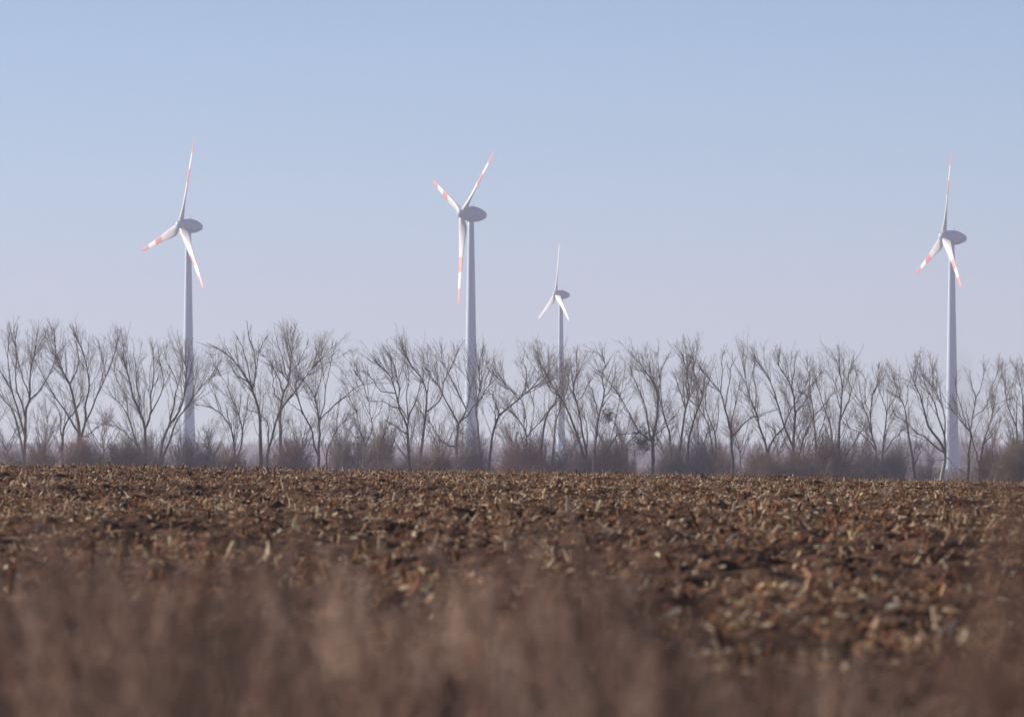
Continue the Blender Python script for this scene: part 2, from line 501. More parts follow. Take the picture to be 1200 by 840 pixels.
def turbine(px, py, d, Rr, psi, tau, theta, hub_h, tower, s, banded, label):
    """px,py: rotor centre in the photograph; psi: yaw of the rotor axis left of «towards the viewer»; s: size of nacelle."""
    rc = Vector(at(px, py, d))
    psi = R(psi) + math.atan((px - 600) * A); tau = R(tau)
    a = Vector((-math.sin(psi) * math.cos(tau), -math.cos(psi) * math.cos(tau), math.sin(tau)))
    u = Vector((math.sin(psi) * math.sin(tau), math.cos(psi) * math.sin(tau), math.cos(tau)))
    p = Vector((math.cos(psi), -math.sin(psi), 0))
    ah = Vector((a.x, a.y, 0)).normalized()
    top = rc - ah * (3.5 * s)                                    # tower axis
    base = Vector((top.x, top.y, rc.z - hub_h))
    root = empty('wind_turbine', base)
    prof = [(r, hub_h - dz) for dz, r in tower][::-1]
    prof = smooth_profile(prof, 40)
    V, F = lathe(np.vstack([prof, [[0.02, prof[-1, 1]]]]), 48)
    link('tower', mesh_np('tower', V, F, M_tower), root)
    fl = [(prof[0, 0] + 0.02, -0.6), (prof[0, 0] + 0.5, -0.6), (prof[0, 0] + 0.5, 0.25), (prof[0, 0] + 0.02, 0.3)]
    V, F = lathe(fl, 48)
    link('foundation', mesh_np('foundation', V, F, M_tower, False), root)
    # nacelle and spinner turned round the rotor axis; local +Z = upwind
    rot = Matrix((( p.x, u.x, a.x), (p.y, u.y, a.y), (p.z, u.z, a.z)))
    off = rc - base

    def turned(name, profile, m, parent):
        V, F = lathe(smooth_profile([(r * s, z * s) for r, z in profile], 36), 40)
        V = V @ np.array(rot).T + np.array(off)
        return link(name, mesh_np(name, V, F, m), parent)
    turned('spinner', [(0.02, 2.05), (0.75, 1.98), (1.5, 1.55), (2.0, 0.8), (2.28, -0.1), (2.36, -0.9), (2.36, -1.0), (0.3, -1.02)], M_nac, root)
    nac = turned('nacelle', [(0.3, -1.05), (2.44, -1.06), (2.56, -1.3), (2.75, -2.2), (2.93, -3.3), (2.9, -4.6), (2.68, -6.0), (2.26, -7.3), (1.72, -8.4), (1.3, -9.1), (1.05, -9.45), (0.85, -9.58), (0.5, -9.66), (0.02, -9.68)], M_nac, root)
    # yaw collar between nacelle and tower
    V, F = lathe(smooth_profile([(tower[0][1] + 0.02, -tower[0][0] - 1.2 * s), (tower[0][1] + 0.25 * s, -tower[0][0] - 0.2 * s), (tower[0][1] + 0.95 * s, -1.7 * s)], 12), 40)
    V[:, 2] += hub_h
    link('yaw_collar', mesh_np('yaw_collar', V, F, M_nac), root)
    # wind vane mast on the nacelle back
    mp = off - a * 4.4 * s + u * 2.75 * s
    P = np.array([[list(mp), list(mp + Vector((0, 0, 0.9 * s))), list(mp + Vector((0, 0, 1.7 * s)))]])
    bm = Batch(); bm.add(*tubes(P, np.array([[0.07, 0.06, 0.05]]) * s, 6))
    q = mp + Vector((0, 0, 1.3 * s))
    P = np.array([[list(q - p * 0.7 * s), list(q), list(q + p * 0.7 * s)]]); bm.add(*tubes(P, np.full((1, 3), 0.05 * s), 6))
    link('wind_vane', bm.mesh('wind_vane', M_dark), nac)
    bm_ = blade_mesh(Rr, banded, s * (Rr / 35.0) ** 0.0)
    for i in range(3):
        th = R(theta + 120 * i)
        dv = u * math.cos(th) + p * math.sin(th); tv = -u * math.sin(th) + p * math.cos(th)
        b = link('blade', bm_, root)
        b.matrix_local = Matrix.Translation(off) @ Matrix(((a.x, tv.x, dv.x), (a.y, tv.y, dv.y), (a.z, tv.z, dv.z))).to_4x4()
    tag(root, label, 'wind turbine', 'wind turbines beyond the tree row')


TOWER98 = [(2.4, 1.12), (10, 1.24), (26, 1.55), (40, 1.8), (60, 2.15), (75, 2.5), (85, 2.85), (92, 3.15), (98, 3.45)]
TOWER70 = [(1.7, 0.85), (8, 0.95), (25, 1.2), (45, 1.5), (60, 1.75), (72, 2.0)]


def build_turbines():
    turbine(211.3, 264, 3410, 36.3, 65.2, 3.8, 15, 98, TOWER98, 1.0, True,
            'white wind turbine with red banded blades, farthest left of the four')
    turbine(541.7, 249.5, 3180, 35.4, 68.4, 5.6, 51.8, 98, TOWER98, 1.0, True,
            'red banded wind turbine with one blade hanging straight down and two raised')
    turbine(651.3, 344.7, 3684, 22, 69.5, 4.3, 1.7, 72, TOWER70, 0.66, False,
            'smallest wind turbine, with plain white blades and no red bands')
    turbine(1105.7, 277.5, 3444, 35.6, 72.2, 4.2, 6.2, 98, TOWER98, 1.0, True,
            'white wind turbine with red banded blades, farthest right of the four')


# ------------------------------------------------------------------ bare trees
def offshoots(P, Rd, per_m, tmin, ang, lf, lmin, lmax, r0, r1, up, n=5, seed=None, wig=0.10):
    """Branches leaving the polylines P (M,n,3); returns their polylines and radii."""
    M, k, _ = P.shape
    seglen = np.linalg.norm(np.diff(P, axis=1), axis=2); L = seglen.sum(1)
    cnt = np.maximum(1, rng.poisson(np.maximum(per_m * L, 0.5)))
    par = np.repeat(np.arange(M), cnt); N = len(par)
    t = tmin + (1 - tmin) * rng.random(N) ** 0.75
    t = np.minimum(t, 0.99)
    i = np.clip((t * (k - 1)).astype(int), 0, k - 2); f = (t * (k - 1) - i)[:, None]
    b = P[par, i] * (1 - f) + P[par, i + 1] * f
    tan = unit(P[par, i + 1] - P[par, i])
    perp = unit(np.cross(tan, rng.normal(0, 1, (N, 3))))
    an = np.radians(rng.normal(ang, ang * 0.28, N))[:, None]
    d0 = unit(tan * np.cos(an) + perp * np.sin(an))
    d1 = unit(d0 + np.array([0, 0, up]))
    ln = np.clip(L[par] * lf * (1.15 - 0.6 * t) * rng.uniform(0.55, 1.35, N), lmin, lmax)
    s = np.linspace(0, 1, n)
    dirs = d0[:, None] * (1 - s)[None, :, None] + d1[:, None] * s[None, :, None]
    Q = b[:, None] + dirs * (s[None] * ln[:, None])[..., None]
    Q[:, 1:] += np.cumsum(rng.normal(0, wig, (N, n - 1, 3)), 1) * (ln[:, None, None] / n) 
    rp = Rd[par, i]
    a0 = np.minimum(r0 * (0.5 + 0.5 * ln / max(lmax, 1e-6)), rp * 0.8)
    Rq = a0[:, None] * (1 - s)[None] + np.minimum(r1, a0 * 0.7)[:, None] * s[None]
    return Q, Rq


CAPX = np.array([-40, 0, 60, 140, 165, 230, 247, 275, 292, 318, 340, 362, 385, 410, 430, 450, 500, 540, 580, 640, 700, 780, 860, 950, 1000, 1050, 1090, 1150, 1200, 1260.])
CAPY = np.array([380, 380, 377, 379, 393, 397, 398, 384, 373, 380, 376, 390, 396, 408, 413, 400, 399, 396, 405, 404, 408, 407, 404, 404, 410, 424, 412, 408, 414, 416.])


def grow_tree(name, base_px, D, limbs, label, group='bare trees in the row behind the field', thick=1.0, dens=1.0, cat='tree', twig=None, bark=None):
    gx, gy = base_px
    w0 = at(gx, gy, D)
    zg = float(ground_z(w0[0], D))
    origin = np.array([w0[0], D, zg])
    root = empty(name, origin)
    lp = []; lr = []
    allp = []
    for j, L in enumerate(limbs):
        pts = np.array([at(x, y, D) for x, y in L]) - origin
        pts[:, 1] = 0
        own = True
        if allp:
            q = np.vstack(allp)
            dist = np.hypot(q[:, 0] - pts[0, 0], q[:, 2] - pts[0, 2])
            i = dist.argmin()
            if dist[i] < 0.9:
                own = False
                sy = q[i, 1]; sr = q[i, 3]
                pts[0] = q[i, :3]
        if own:
            sy = rng.normal(0, 0.4) if j else 0.0
            if pts[0, 2] > 0 or j == 0:      # a stem of its own: carry it down to the ground
                pts = np.vstack([[pts[0, 0] - 0.25 * (pts[1, 0] - pts[0, 0]) * min(1, pts[0, 2] / 3), 0, -0.25], pts])
            sr = 1.0
        ss = np.concatenate([[0], np.cumsum(np.hypot(np.diff(pts[:, 0]), np.diff(pts[:, 2])))])
        drift = rng.normal(0, 0.28)
        pts[:, 1] = sy + drift * ss * (ss / ss[-1]) ** 0.4
        Ln = ss[-1]
        P = resample(pts, 18)
        kk = rng.normal(0, 0.07, (9, 3)); kk[0] = 0; kk[-1] *= 0.5
        P += np.stack([np.interp(np.linspace(0, 8, 18), np.arange(9), kk[:, q_]) for q_ in range(3)], 1)
        P[1:-1, :] += rng.normal(0, 0.02, (16, 3))
        r0 = (0.10 + 0.0085 * Ln) * thick if own else min(sr * 0.82, 0.065 + 0.0075 * Ln) * 1.0
        r1 = 0.026
        rr = r0 + (r1 - r0) * np.linspace(0, 1, 18) ** 0.85
        if own: rr[:2] *= 1.15
        lp.append(P); lr.append(rr)
        allp.append(np.hstack([P, rr[:, None]]))
    P0 = np.array(lp); R0 = np.array(lr)
    h = P0[:, :, 2].max()
    tree_top = rng.normal(0.0, 0.7)

    def capped(Q, slack):
        """Crowns of the row end at an even height: shorten what would outgrow its neighbours."""
        q = 600 + (origin[0] + Q[:, -1, 0]) / (A * D)
        cap = EYE + (HOR - np.interp(q, CAPX, CAPY)) * A * D - zg + rng.normal(0.3, 0.75, len(Q)) + slack + tree_top
        dz = Q[:, -1, 2] - Q[:, 0, 2]
        f = np.where(dz > 0.05, np.clip((cap - Q[:, 0, 2]) / np.maximum(dz, 0.05), 0.12, 1.0), 1.0)
        return Q[:, :1] + (Q - Q[:, :1]) * f[:, None, None]
    P1, R1 = offshoots(P0, R0, 1.20 * dens, 0.20, 23, 0.42, 0.9, 5.0, 0.044, 0.013, 0.20, 8, wig=0.11)
    P1b, R1b = offshoots(P0, R0, 0.28 * dens, 0.70, 20, 0.36, 1.2, 3.6, 0.040, 0.013, 0.22, 8, wig=0.11)
    P1 = capped(np.concatenate([P1, P1b]), -0.3); R1 = np.concatenate([R1, R1b])
    P2, R2 = offshoots(P1, R1, 1.6 * dens, 0.10, 30, 0.46, 0.4, 2.3, 0.016, 0.008, 0.18, 6, wig=0.16)
    P2 = capped(P2, 0.2)
    P3, R3 = offshoots(P2, R2, 2.5 * dens, 0.12, 38, 0.5, 0.22, 0.95, 0.010, 0.0065, 0.10, 4, wig=0.22)
    P3 = capped(P3, 0.6)
    T = Batch(); T.add(*tubes(P0, R0, 7))
    Bc = Batch(); Bc.add(*tubes(P1, R1, 5)); Bc.add(*tubes(P2, R2, 3)); Bc.add(*tubes(P3, R3, 3))
    link('trunk', T.mesh('trunk', bark or M_bark), root)
    cr = link('crown', Bc.mesh('crown', twig or M_twig), root)
    tag(root, label, cat, group)
    return root, P0, origin


def leaf_clump(root, c, rad, n, size, m=None, name='ivy_clump', label=None):
    """A dense ball of small leaf faces round c (local)."""
    p = rng.normal(0, 1, (n, 3)); p = unit(p) * (rng.random((n, 1)) ** 0.45)
    lump = 0.65 + 0.7 * vnoise(p[:, 0] * 2.3 + 9, p[:, 2] * 2.3 + 4, 55)[:, None]
    p = p * lump * np.array(rad) + np.array(c)
    d = unit(rng.normal(0, 1, (n, 3)) + np.array([0, 0, -0.4]))
    V, F = strips(p, d, rng.uniform(0.5, 1.2, n) * size, rng.uniform(0.3, 0.8, n) * size, rng.normal(0, 0.4, n))
    me = mesh_np(name, V, F, m or M_ivy, False)
    o = link(name, me, root)
    if label: o['label'] = label
    return o


TREES = [
 ((29, 548), 1.1, 'bare tree at the left edge of the row with many near-parallel upright limbs', [
  [(29, 545), (29, 517), (30, 479), (34.5, 470), (36, 436), (40, 413), (43, 391)], [(34.5, 470), (50, 453), (64, 424), (72, 408)],
  [(29, 508), (21, 479), (14, 455), (9.5, 424), (11, 389)], [(27, 545), (24, 515), (17, 484), (0, 459), (-12, 440)], [(30, 490), (26, 474), (18, 453), (17, 412), (13, 382)],
  [(34, 470), (31, 455), (22.6, 429), (19, 408)], [(14, 455), (0, 434), (-8, 410)]]),
 ((92, 548), 1.25, 'tall wide bare tree second from the left, crown like an open vase', [
  [(92, 545), (92, 510), (91.7, 494), (85.7, 460), (82, 448), (69, 427), (64, 401), (63, 384)],
  [(95, 520), (101, 491), (100, 479), (103.6, 455), (101, 434), (95, 413), (87, 394), (80, 382)],
  [(101, 491), (114, 465), (122.6, 446), (131, 424), (140, 401), (142, 386)], [(114, 463), (121.4, 432), (119, 413), (108, 399.5)],
  [(74, 545), (74, 513), (81, 493), (92, 477), (99, 460)], [(71.4, 545), (71.4, 508), (71.4, 486), (65.5, 474)],
  [(88, 513), (81, 489), (71.4, 474.5), (58, 455), (47.6, 436), (42, 424)], [(97, 515), (102, 510), (121, 497), (128.6, 493.6)], [(82, 448), (91.7, 429), (90, 408), (86, 390)]]),
 ((171, 550), 1.15, 'bare tree with many thin limbs from the ground, left of the first turbine tower', [
  [(171, 547), (171, 503), (164, 482), (157, 465), (152, 446), (146, 420), (145, 401)], [(162, 548), (158, 513), (152, 494), (143, 477), (130, 465)],
  [(143, 477), (144, 460), (136, 444), (133, 425)], [(171, 503), (176, 486), (177, 455), (178.6, 446), (178.6, 413), (175, 403)],
  [(176, 484), (188, 463), (191.7, 436), (187, 417)], [(165, 545), (155, 515), (136, 501), (121, 496)], [(164, 482), (162, 460), (159.5, 436), (157, 408)]]),
 ((190, 548), 1.05, 'bare tree leaning right so that its limbs cross the first turbine tower', [
  [(187, 545), (190, 517), (197.6, 498), (207, 484), (214, 465), (216.7, 443.5), (214, 424.5), (208, 413)],
  [(196, 547), (199, 517), (206, 493.6), (221, 474.5), (233, 458), (254.8, 437.6)], [(196, 500), (199, 489), (203.6, 470), (208, 451), (200, 434), (191.7, 412.6)], [(216, 455), (222, 435), (226, 418)]]),
 ((279, 550), 0.9, 'low bare tree with a long limb reaching left towards the first turbine tower', [
  [(277, 548), (276, 541), (275, 522), (269, 501), (258, 486), (240.5, 475.7), (228.6, 474.5)], [(274, 517), (270, 498), (266, 483)],
  [(283, 547), (283, 517), (282, 498), (276, 479), (270, 465), (266.7, 451), (256, 436)], [(283, 505.5), (287, 484), (293, 460)], [(258, 486), (252, 465), (245, 453)]]),
 ((306, 550), 1.1, 'tallest bare tree of the row, its top sweeping far out to the left', [
  [(306, 547), (306, 512.6), (303.6, 484), (297.6, 460), (293, 448), (278.6, 427), (264, 412.6), (245, 403)],
  [(299, 460), (301, 431.7), (299, 412.6), (293, 393.6), (290.5, 378)], [(298, 458), (293, 436), (285.7, 408), (275, 389)], [(299, 455), (305, 412.6), (314, 393.6)], [(293, 448), (279, 441), (269, 422)]]),
 ((328, 550), 1.1, 'bare tree with a straight trunk and a steep narrow crown, right beside the tallest', [
  [(328.6, 547), (328.6, 510), (327, 484), (331, 460), (338, 443.6), (340.5, 412.6), (338, 382)],
  [(325, 474.5), (320, 460), (318, 431.7)], [(331, 460), (326, 443.6), (316.7, 427), (305, 415)], [(337, 446), (328.6, 417), (321, 391)], [(338, 443), (351, 420), (360, 400)]]),
 ((314, 550), 0.9, 'bare tree leaning hard right across its straight neighbour, limb ending over the next crown', [
  [(313, 547), (314, 529), (320, 508), (327, 486), (345, 462.6), (362, 439), (378.6, 420)], [(316, 520), (314, 496), (302, 484), (290, 479)], [(345, 462), (350, 440), (352, 418)]]),
 ((373, 552), 1.1, 'bare tree forking low into a broad fan, right of the reddish bush', [
  [(372, 550), (375, 517), (375, 496), (375, 489), (371, 470), (362, 453), (351, 441)], [(375, 489), (381, 472), (382, 448), (388, 424.5), (394, 405)],
  [(375, 492), (388, 479), (407, 461), (422, 453), (438, 448)], [(370, 535), (369, 522), (363, 501), (355, 484), (347.6, 465), (336, 446), (319, 429)],
  [(371, 470), (374, 455), (378.6, 431.7), (371, 408), (370, 398)], [(355, 484), (346, 477), (336, 470)]]),
 ((384, 552), 0.75, 'slim bare tree slanting right under the broad fan crown', [[(382, 550), (383, 532), (389, 512.6), (397.6, 499.5), (412, 484)], [(397, 500), (396, 479), (399, 462)]]),
 ((427, 552), 1.0, 'small forked bare tree with crooked limbs in the dip of the row', [
  [(427, 550), (426.7, 522), (422.6, 508), (416.7, 495)], [(422, 508), (419, 484), (413, 472), (407, 458), (401, 446)],
  [(426.7, 520), (435.7, 505), (435.7, 493.6), (430, 470), (427, 453), (419, 441), (412, 431.7)], [(436, 493), (443, 484), (447, 472)], [(430, 470), (428.6, 448), (422.6, 424.5)], [(425, 520), (414, 510), (408, 504)]]),
 ((444, 552), 0.7, 'thin bare sapling curving right between two bigger trees', [[(444, 550), (443, 532), (452, 503), (454.8, 484)], [(448, 515), (456, 500), (458, 488)]]),
 ((479, 552), 1.1, 'bare tree with a clean straight trunk and wide vase crown left of the second turbine', [
  [(479, 550), (478, 520), (476, 497), (469, 482), (464, 463), (455, 439), (437, 422)], [(476, 497), (480, 486), (488, 467), (491.7, 453), (493, 438)],
  [(475, 493), (466.7, 472), (468, 453), (463, 434), (455, 415), (447.6, 403)], [(476, 493), (477, 460), (478.6, 446), (476, 427), (471, 408)],
  [(466, 480), (452, 472), (440, 470)], [(464, 463), (447.6, 458), (436, 443.6), (424, 434)], [(478, 535), (466.7, 524.5), (457, 503)], [(477, 511), (466, 502), (455, 493.6)]]),
 ((491, 552), 1.0, 'bare tree on a slightly leaning trunk, forked into a V before the second turbine', [
  [(491, 550), (495, 520), (499, 493.6), (500, 484), (501, 460), (496, 443.6), (481, 427), (471, 408)], [(500, 487), (514, 470), (521, 448), (528.6, 427), (538, 408)], [(501, 460), (503, 440), (501, 412.6)], [(499, 490), (493, 477), (489, 466)]]),
 ((537, 552), 1.15, 'dark ivy-grown bare tree whose limbs cross the second turbine tower', [
  [(537, 550), (534.5, 520), (537, 498), (531, 484), (521, 465), (509.5, 446), (497.6, 436)], [(537, 498), (545, 481.7), (538, 465), (528.6, 443.6), (519, 424.5), (518, 408)],
  [(538, 500), (550, 482), (569, 460), (576, 453)], [(545, 482), (551, 460), (547.6, 443.6), (531, 424.5)], [(535, 520), (518, 517), (507, 501), (502, 489)]]),
 ((563, 552), 0.8, 'slim bare tree standing close to the right side of the second turbine tower', [[(563, 550), (562, 522), (559.5, 498), (557, 479), (562, 455), (562, 427), (566, 408)], [(558, 480), (572, 452), (580, 432)]]),
 ((573, 552), 0.95, 'bare tree leaning right with one long limb, beyond the second turbine', [
  [(573, 550), (577, 512.6), (582, 491), (588, 484), (605, 470), (617, 460), (636, 446), (645, 436)], [(581, 493), (578.6, 474.5), (577, 462)], [(588, 484), (578.6, 465), (568, 459)], [(605, 470), (593, 451), (583, 443), (569, 429)], [(617, 460), (617, 438), (612, 420)]]),
 ((616, 552), 1.05, 'bare tree forking low into a wide V halfway between second and smallest turbine', [
  [(616, 550), (616.7, 510), (607, 493.6), (600, 484), (589, 478)], [(617, 508), (615.5, 484), (609.5, 467), (595, 455), (585, 440)], [(618, 510), (631, 496), (645, 479), (655, 466)], [(619, 507), (625, 484), (621, 460), (612, 436)], [(622, 470), (630, 445), (632, 425)]]),
 ((607, 552), 0.7, 'short bare sapling bent left at the foot of the wide V tree', [[(607, 550), (607, 534), (602, 520), (591.7, 509)], [(603, 522), (605, 508), (602, 497)]]),
 ((635, 552), 0.95, 'pair of slim bare stems just left of the smallest turbine tower', [[(634, 550), (636, 513), (643, 484), (654, 467), (645, 456), (637, 439), (630, 422)], [(648, 550), (650, 503), (656, 477), (659, 445)], [(654, 467), (663, 450), (668, 432)]]),
 ((690, 552), 1.1, 'bare tree leaning left with twin trunks, just right of the smallest turbine tower', [
  [(690, 550), (683, 532), (678.6, 517.6), (671, 496), (662, 475), (657, 463), (643, 446), (636, 430)], [(687, 545), (687, 532), (683, 513), (678.6, 484), (677, 475), (671, 456), (676, 439), (676, 412)],
  [(677, 475), (686, 456), (693, 439)], [(662, 470), (667, 449), (659.5, 427)], [(689, 530), (689, 503), (681, 477)]]),
 ((697, 552), 0.9, 'bare tree with a round evergreen tuft among its upper limbs', [[(697, 550), (696, 525), (699, 503), (705, 472), (708, 458), (705, 441), (709.5, 425), (700, 412)], [(702, 489), (695, 465), (690, 448)], [(706, 470), (716, 452), (722, 436)]]),
 ((707, 552), 1.1, 'dark bare tree with a thick limb arching over to the right', [
  [(706, 550), (709, 534), (717, 517), (726, 509), (743, 508)], [(717, 519), (722.6, 482), (726, 465), (714, 448.6), (702, 434)], [(726, 465), (738, 446), (741, 430)], [(712, 528), (703, 512), (697, 500)]]),
 ((765, 552), 1.25, 'bare tree with a big dark ivy ball on its trunk', [
  [(765, 550), (764, 525), (766.7, 503), (770, 479.5), (771, 465), (766.7, 451), (752, 429.5), (747.6, 417.6)], [(764, 522), (757, 484), (752, 465), (743, 444), (738, 429.5)],
  [(765, 515), (781, 498.6), (791.7, 486.7)], [(771, 465), (772.6, 451), (776, 432), (783, 417.6)], [(763, 518), (749, 506), (743, 496), (733, 477), (726, 465), (718, 452)], [(768, 455), (762, 435), (760, 415)]]),
 ((787, 552), 0.95, 'bare tree bending left in a single long curve, right of the ivy ball', [[(787, 550), (785, 515), (781, 498.6), (776, 477), (769, 458), (762, 444), (753.6, 434)], [(776, 477), (774, 453), (771, 432), (770, 414)]]),
 ((796, 552), 0.95, 'slender bare tree with a steep zigzag leader beside the long curved one', [[(795, 550), (797, 520), (799, 503), (803.6, 479.5), (808, 463), (806, 446), (801, 427), (797.6, 413)], [(804.5, 475), (796, 456), (789, 439)]]),
 ((806, 552), 0.9, 'slender bare tree leaning right into its neighbours over the dark grey bush', [[(806, 550), (807, 517), (811, 498.6), (819, 479.5), (824, 465), (819, 453), (813, 437), (812, 422)], [(819, 479), (809.5, 470), (805, 455)]]),
 ((836, 552), 0.95, 'bare tree of several thin stems with a dense hazy crown', [
  [(834, 550), (834.5, 525), (832, 506), (826, 484), (821, 475), (818, 452)], [(840, 550), (840, 534), (838, 508), (831, 489), (827, 472), (827, 451)], [(838, 508), (841.7, 489), (843, 465)], [(829, 545), (827, 532), (818, 517.6), (811, 506)]]),
 ((858, 552), 1.1, 'bare tree with a straight trunk and one curved limb stretched right', [
  [(858, 550), (858, 532), (858, 515), (855, 498.6), (850, 479.5), (845, 460.5), (833, 446), (821, 432)], [(858, 515), (866.7, 503), (874, 494), (885.7, 486.7), (902, 483)],
  [(850, 479), (852, 465), (855, 448.6), (856, 434), (862, 417.6)], [(845, 460), (847.6, 446), (846, 422), (850, 410)], [(857, 510), (858, 494), (864, 465), (868, 450)]]),
 ((901, 552), 1.05, 'bare tree split low into two crossing arms above the brown bush', [
  [(901, 550), (901, 534), (896, 515), (890.5, 498.6), (885.7, 479.5), (878.6, 460.5), (874, 441), (871, 427)], [(901, 534), (907, 515), (916.7, 501), (928.6, 479.5), (940.5, 460.5), (948, 445)], [(886, 480), (887, 465), (883, 441), (884, 420)], [(909, 512), (906, 503), (895, 494)]]),
 ((930, 552), 1.1, 'tall bare tree, its trunk straight, with a second limb sweeping up to the left', [
  [(930, 550), (930, 532), (931, 503), (932, 484), (930, 456), (921, 437), (914, 425), (916.7, 410)], [(929, 530), (919, 498.6), (912, 472), (905, 451), (893, 432), (883, 417.6)],
  [(935.7, 545), (936, 534), (941.7, 513), (951, 491), (964, 475), (976, 460.5)], [(932, 484), (943, 472), (947.6, 465), (955, 448)], [(930, 456), (931, 440), (934, 418)], [(928, 532), (916.7, 510.5), (912, 500)]]),
 ((957, 552), 1.0, 'bare tree with an upright trunk and open fan top left of the forked pair', [
  [(957, 550), (956, 522), (955, 491), (953.6, 479.5), (947.6, 465), (935.7, 458)], [(953.6, 479), (949, 460.5), (949, 441), (945, 417.6)], [(956.5, 515), (963, 501), (966, 488)], [(949, 466), (957, 446), (964, 434)]]),
 ((976, 552), 0.85, 'thin bare tree standing close behind the olive bush', [[(976, 550), (975.7, 513), (974, 496), (968, 479.5), (963, 458), (958, 444)], [(975, 516), (971, 508), (965, 494)], [(969, 481), (971, 472), (978.6, 456), (981, 440)]]),
 ((985, 552), 1.1, 'bare tree rising dead straight from the olive bush to a tall narrow crown', [
  [(985, 550), (983, 525), (984, 494), (985.7, 479.5), (985.7, 456), (982, 434), (977, 418)], [(984, 490), (994, 472), (997.6, 456), (995, 437), (1003.6, 422)], [(986, 546), (995, 529.5), (1005, 510.5), (1015.5, 496)], [(985.7, 456), (989, 441), (988, 422)]]),
 ((1029, 552), 1.05, 'bare tree leaning left out of the grey thicket, with a low limb slanting up left', [
  [(1030, 550), (1027, 525), (1021, 503), (1018, 489), (1012, 477), (1002, 463)], [(1022, 508), (1020, 489), (1022.6, 463), (1028.6, 444), (1032, 424)], [(1018, 489), (1014, 465), (1015.5, 446), (1005, 432)], [(1027, 529), (1012, 510.5), (1000, 503), (987, 495)]]),
 ((1034, 552), 0.9, 'upright slim bare tree in the grey thicket, forked like a Y', [[(1034, 550), (1034, 525), (1037, 498.6), (1037, 479.5), (1033, 467.6), (1028, 455)], [(1037, 479), (1043, 472), (1049, 458), (1047.6, 437)], [(1036, 530), (1047.6, 513), (1056, 503)]]),
 ((1070, 552), 0.95, 'bare tree with a single leaning trunk left of the one with a sunlit trunk base', [[(1071, 550), (1070, 546), (1066.7, 527), (1064, 510.5), (1062, 496), (1060.7, 479.5), (1055, 465), (1051, 450)], [(1061.5, 482), (1063, 465), (1064, 451), (1066, 440)], [(1071, 546), (1077, 532), (1078, 522)]]),
 ((1105, 557), 1.2, 'bare tree with a pale sunlit trunk base beside the rightmost turbine tower', [
  [(1104, 555), (1106, 546), (1106, 532), (1101, 520), (1093, 508), (1085.7, 496), (1076, 465), (1069, 448.6), (1066, 432)], [(1105, 530), (1083, 513), (1071, 504.5), (1057, 492.6), (1043, 482)],
  [(1106, 530), (1106, 513), (1099, 489), (1095, 472), (1083, 448.6), (1077, 425)], [(1106, 513), (1107, 494), (1102, 470), (1095, 453), (1093, 429.5)], [(1106, 538), (1108, 536.7), (1121, 548.6), (1131, 557)], [(1105.5, 535), (1095, 540), (1087, 541)]]),
 ((1134, 558), 1.15, 'bare tree with a wide open crown just right of the rightmost turbine tower', [
  [(1134, 556), (1135.7, 532), (1137.6, 510.5), (1133, 501), (1119, 484), (1109.5, 477)], [(1138, 508), (1140.5, 489), (1143, 470), (1141.7, 458), (1136, 441)],
  [(1140.3, 492), (1155, 477), (1164, 453), (1174, 427)], [(1155, 477), (1171, 472), (1188, 466)], [(1134, 502), (1126, 475), (1119, 453), (1121, 439)], [(1143, 470), (1152, 445), (1154, 425)]]),
 ((1148, 556), 0.85, 'slim bare tree with a curved trunk behind the brown bush at the right', [[(1148, 554), (1150, 527), (1157, 503), (1162, 482), (1166, 460)], [(1148.3, 540), (1140, 520), (1138, 506)], [(1158, 520), (1168, 503), (1172, 492)]]),
 ((1190, 556), 0.95, 'bare tree rising from the brown bush near the right edge', [[(1190, 554), (1190.5, 517.6), (1189, 498.6), (1183, 484), (1178.6, 470), (1175, 448.6)], [(1189, 500), (1190.5, 472), (1188, 452)]]),
 ((1207, 556), 1.0, 'bare tree cut by the right edge of the picture', [[(1207, 554), (1203, 520), (1202, 490), (1200, 460), (1196, 430)], [(1203, 515), (1214, 480), (1220, 450), (1224, 420)], [(1202, 490), (1208, 455), (1206, 425)]]),
]


def build_trees():
    info = {}
    for i, (bp, th, label, limbs) in enumerate(TREES):
        D = 1000 + (18 * math.sin(i * 2.4) + rng.uniform(-14, 14))
        info[label] = grow_tree('bare_tree', bp, D, limbs, label, thick=th, bark=M_sunlit_base if 'pale sunlit' in label else None)
    # ivy and mistletoe
    def find(key):
        return next(v for k, v in info.items() if key in k)
    root, P, o = find('big dark ivy ball')
    c = at(752, 517, 1000) - o; c[1] = 0.3
    leaf_clump(root, c, (1.5, 1.4, 1.9), 2600, 0.16, label='big dark ball of ivy and hanging twigs')
    root, P, o = find('round evergreen tuft')
    c = at(711, 487, 1000) - o; c[1] = 0.2
    leaf_clump(root, c, (0.9, 0.9, 1.2), 950, 0.15)
    root, P, o = find('dark ivy-grown')
    for (x, y, r, n) in ((538, 503, 0.9, 420), (543, 490, 0.7, 260), (535, 520, 0.8, 300)):
        c = at(x, y, 1000) - o; c[1] = rng.normal(0, 0.4)
        leaf_clump(root, c, (r, r, r * 1.25), n, 0.12, name='ivy')


def random_limbs(px, top, base, D, n):
    """Limbs in photograph rows for a vase shaped tree."""
    L = [[(px, base), (px + rng.normal(0, 1.5), base - (base - top) * 0.3), (px + rng.normal(0, 5), base - (base - top) * 0.62), (px + rng.normal(0, 8), top + (base - top) * 0.12)]]
    for i in range(n):
        s = rng.uniform(0.12, 0.4); side = (-1) ** i * rng.uniform(0.5, 1.3)
        y0 = base - (base - top) * s
        hh = (base - top) * rng.uniform(0.4, 0.66)
        w = (base - top) * 0.22 * side
        L.append([(px, y0), (px + w * 0.45, y0 - hh * 0.4), (px + w * 0.85, y0 - hh * 0.8), (px + w * 1.05, y0 - hh)])
    return L


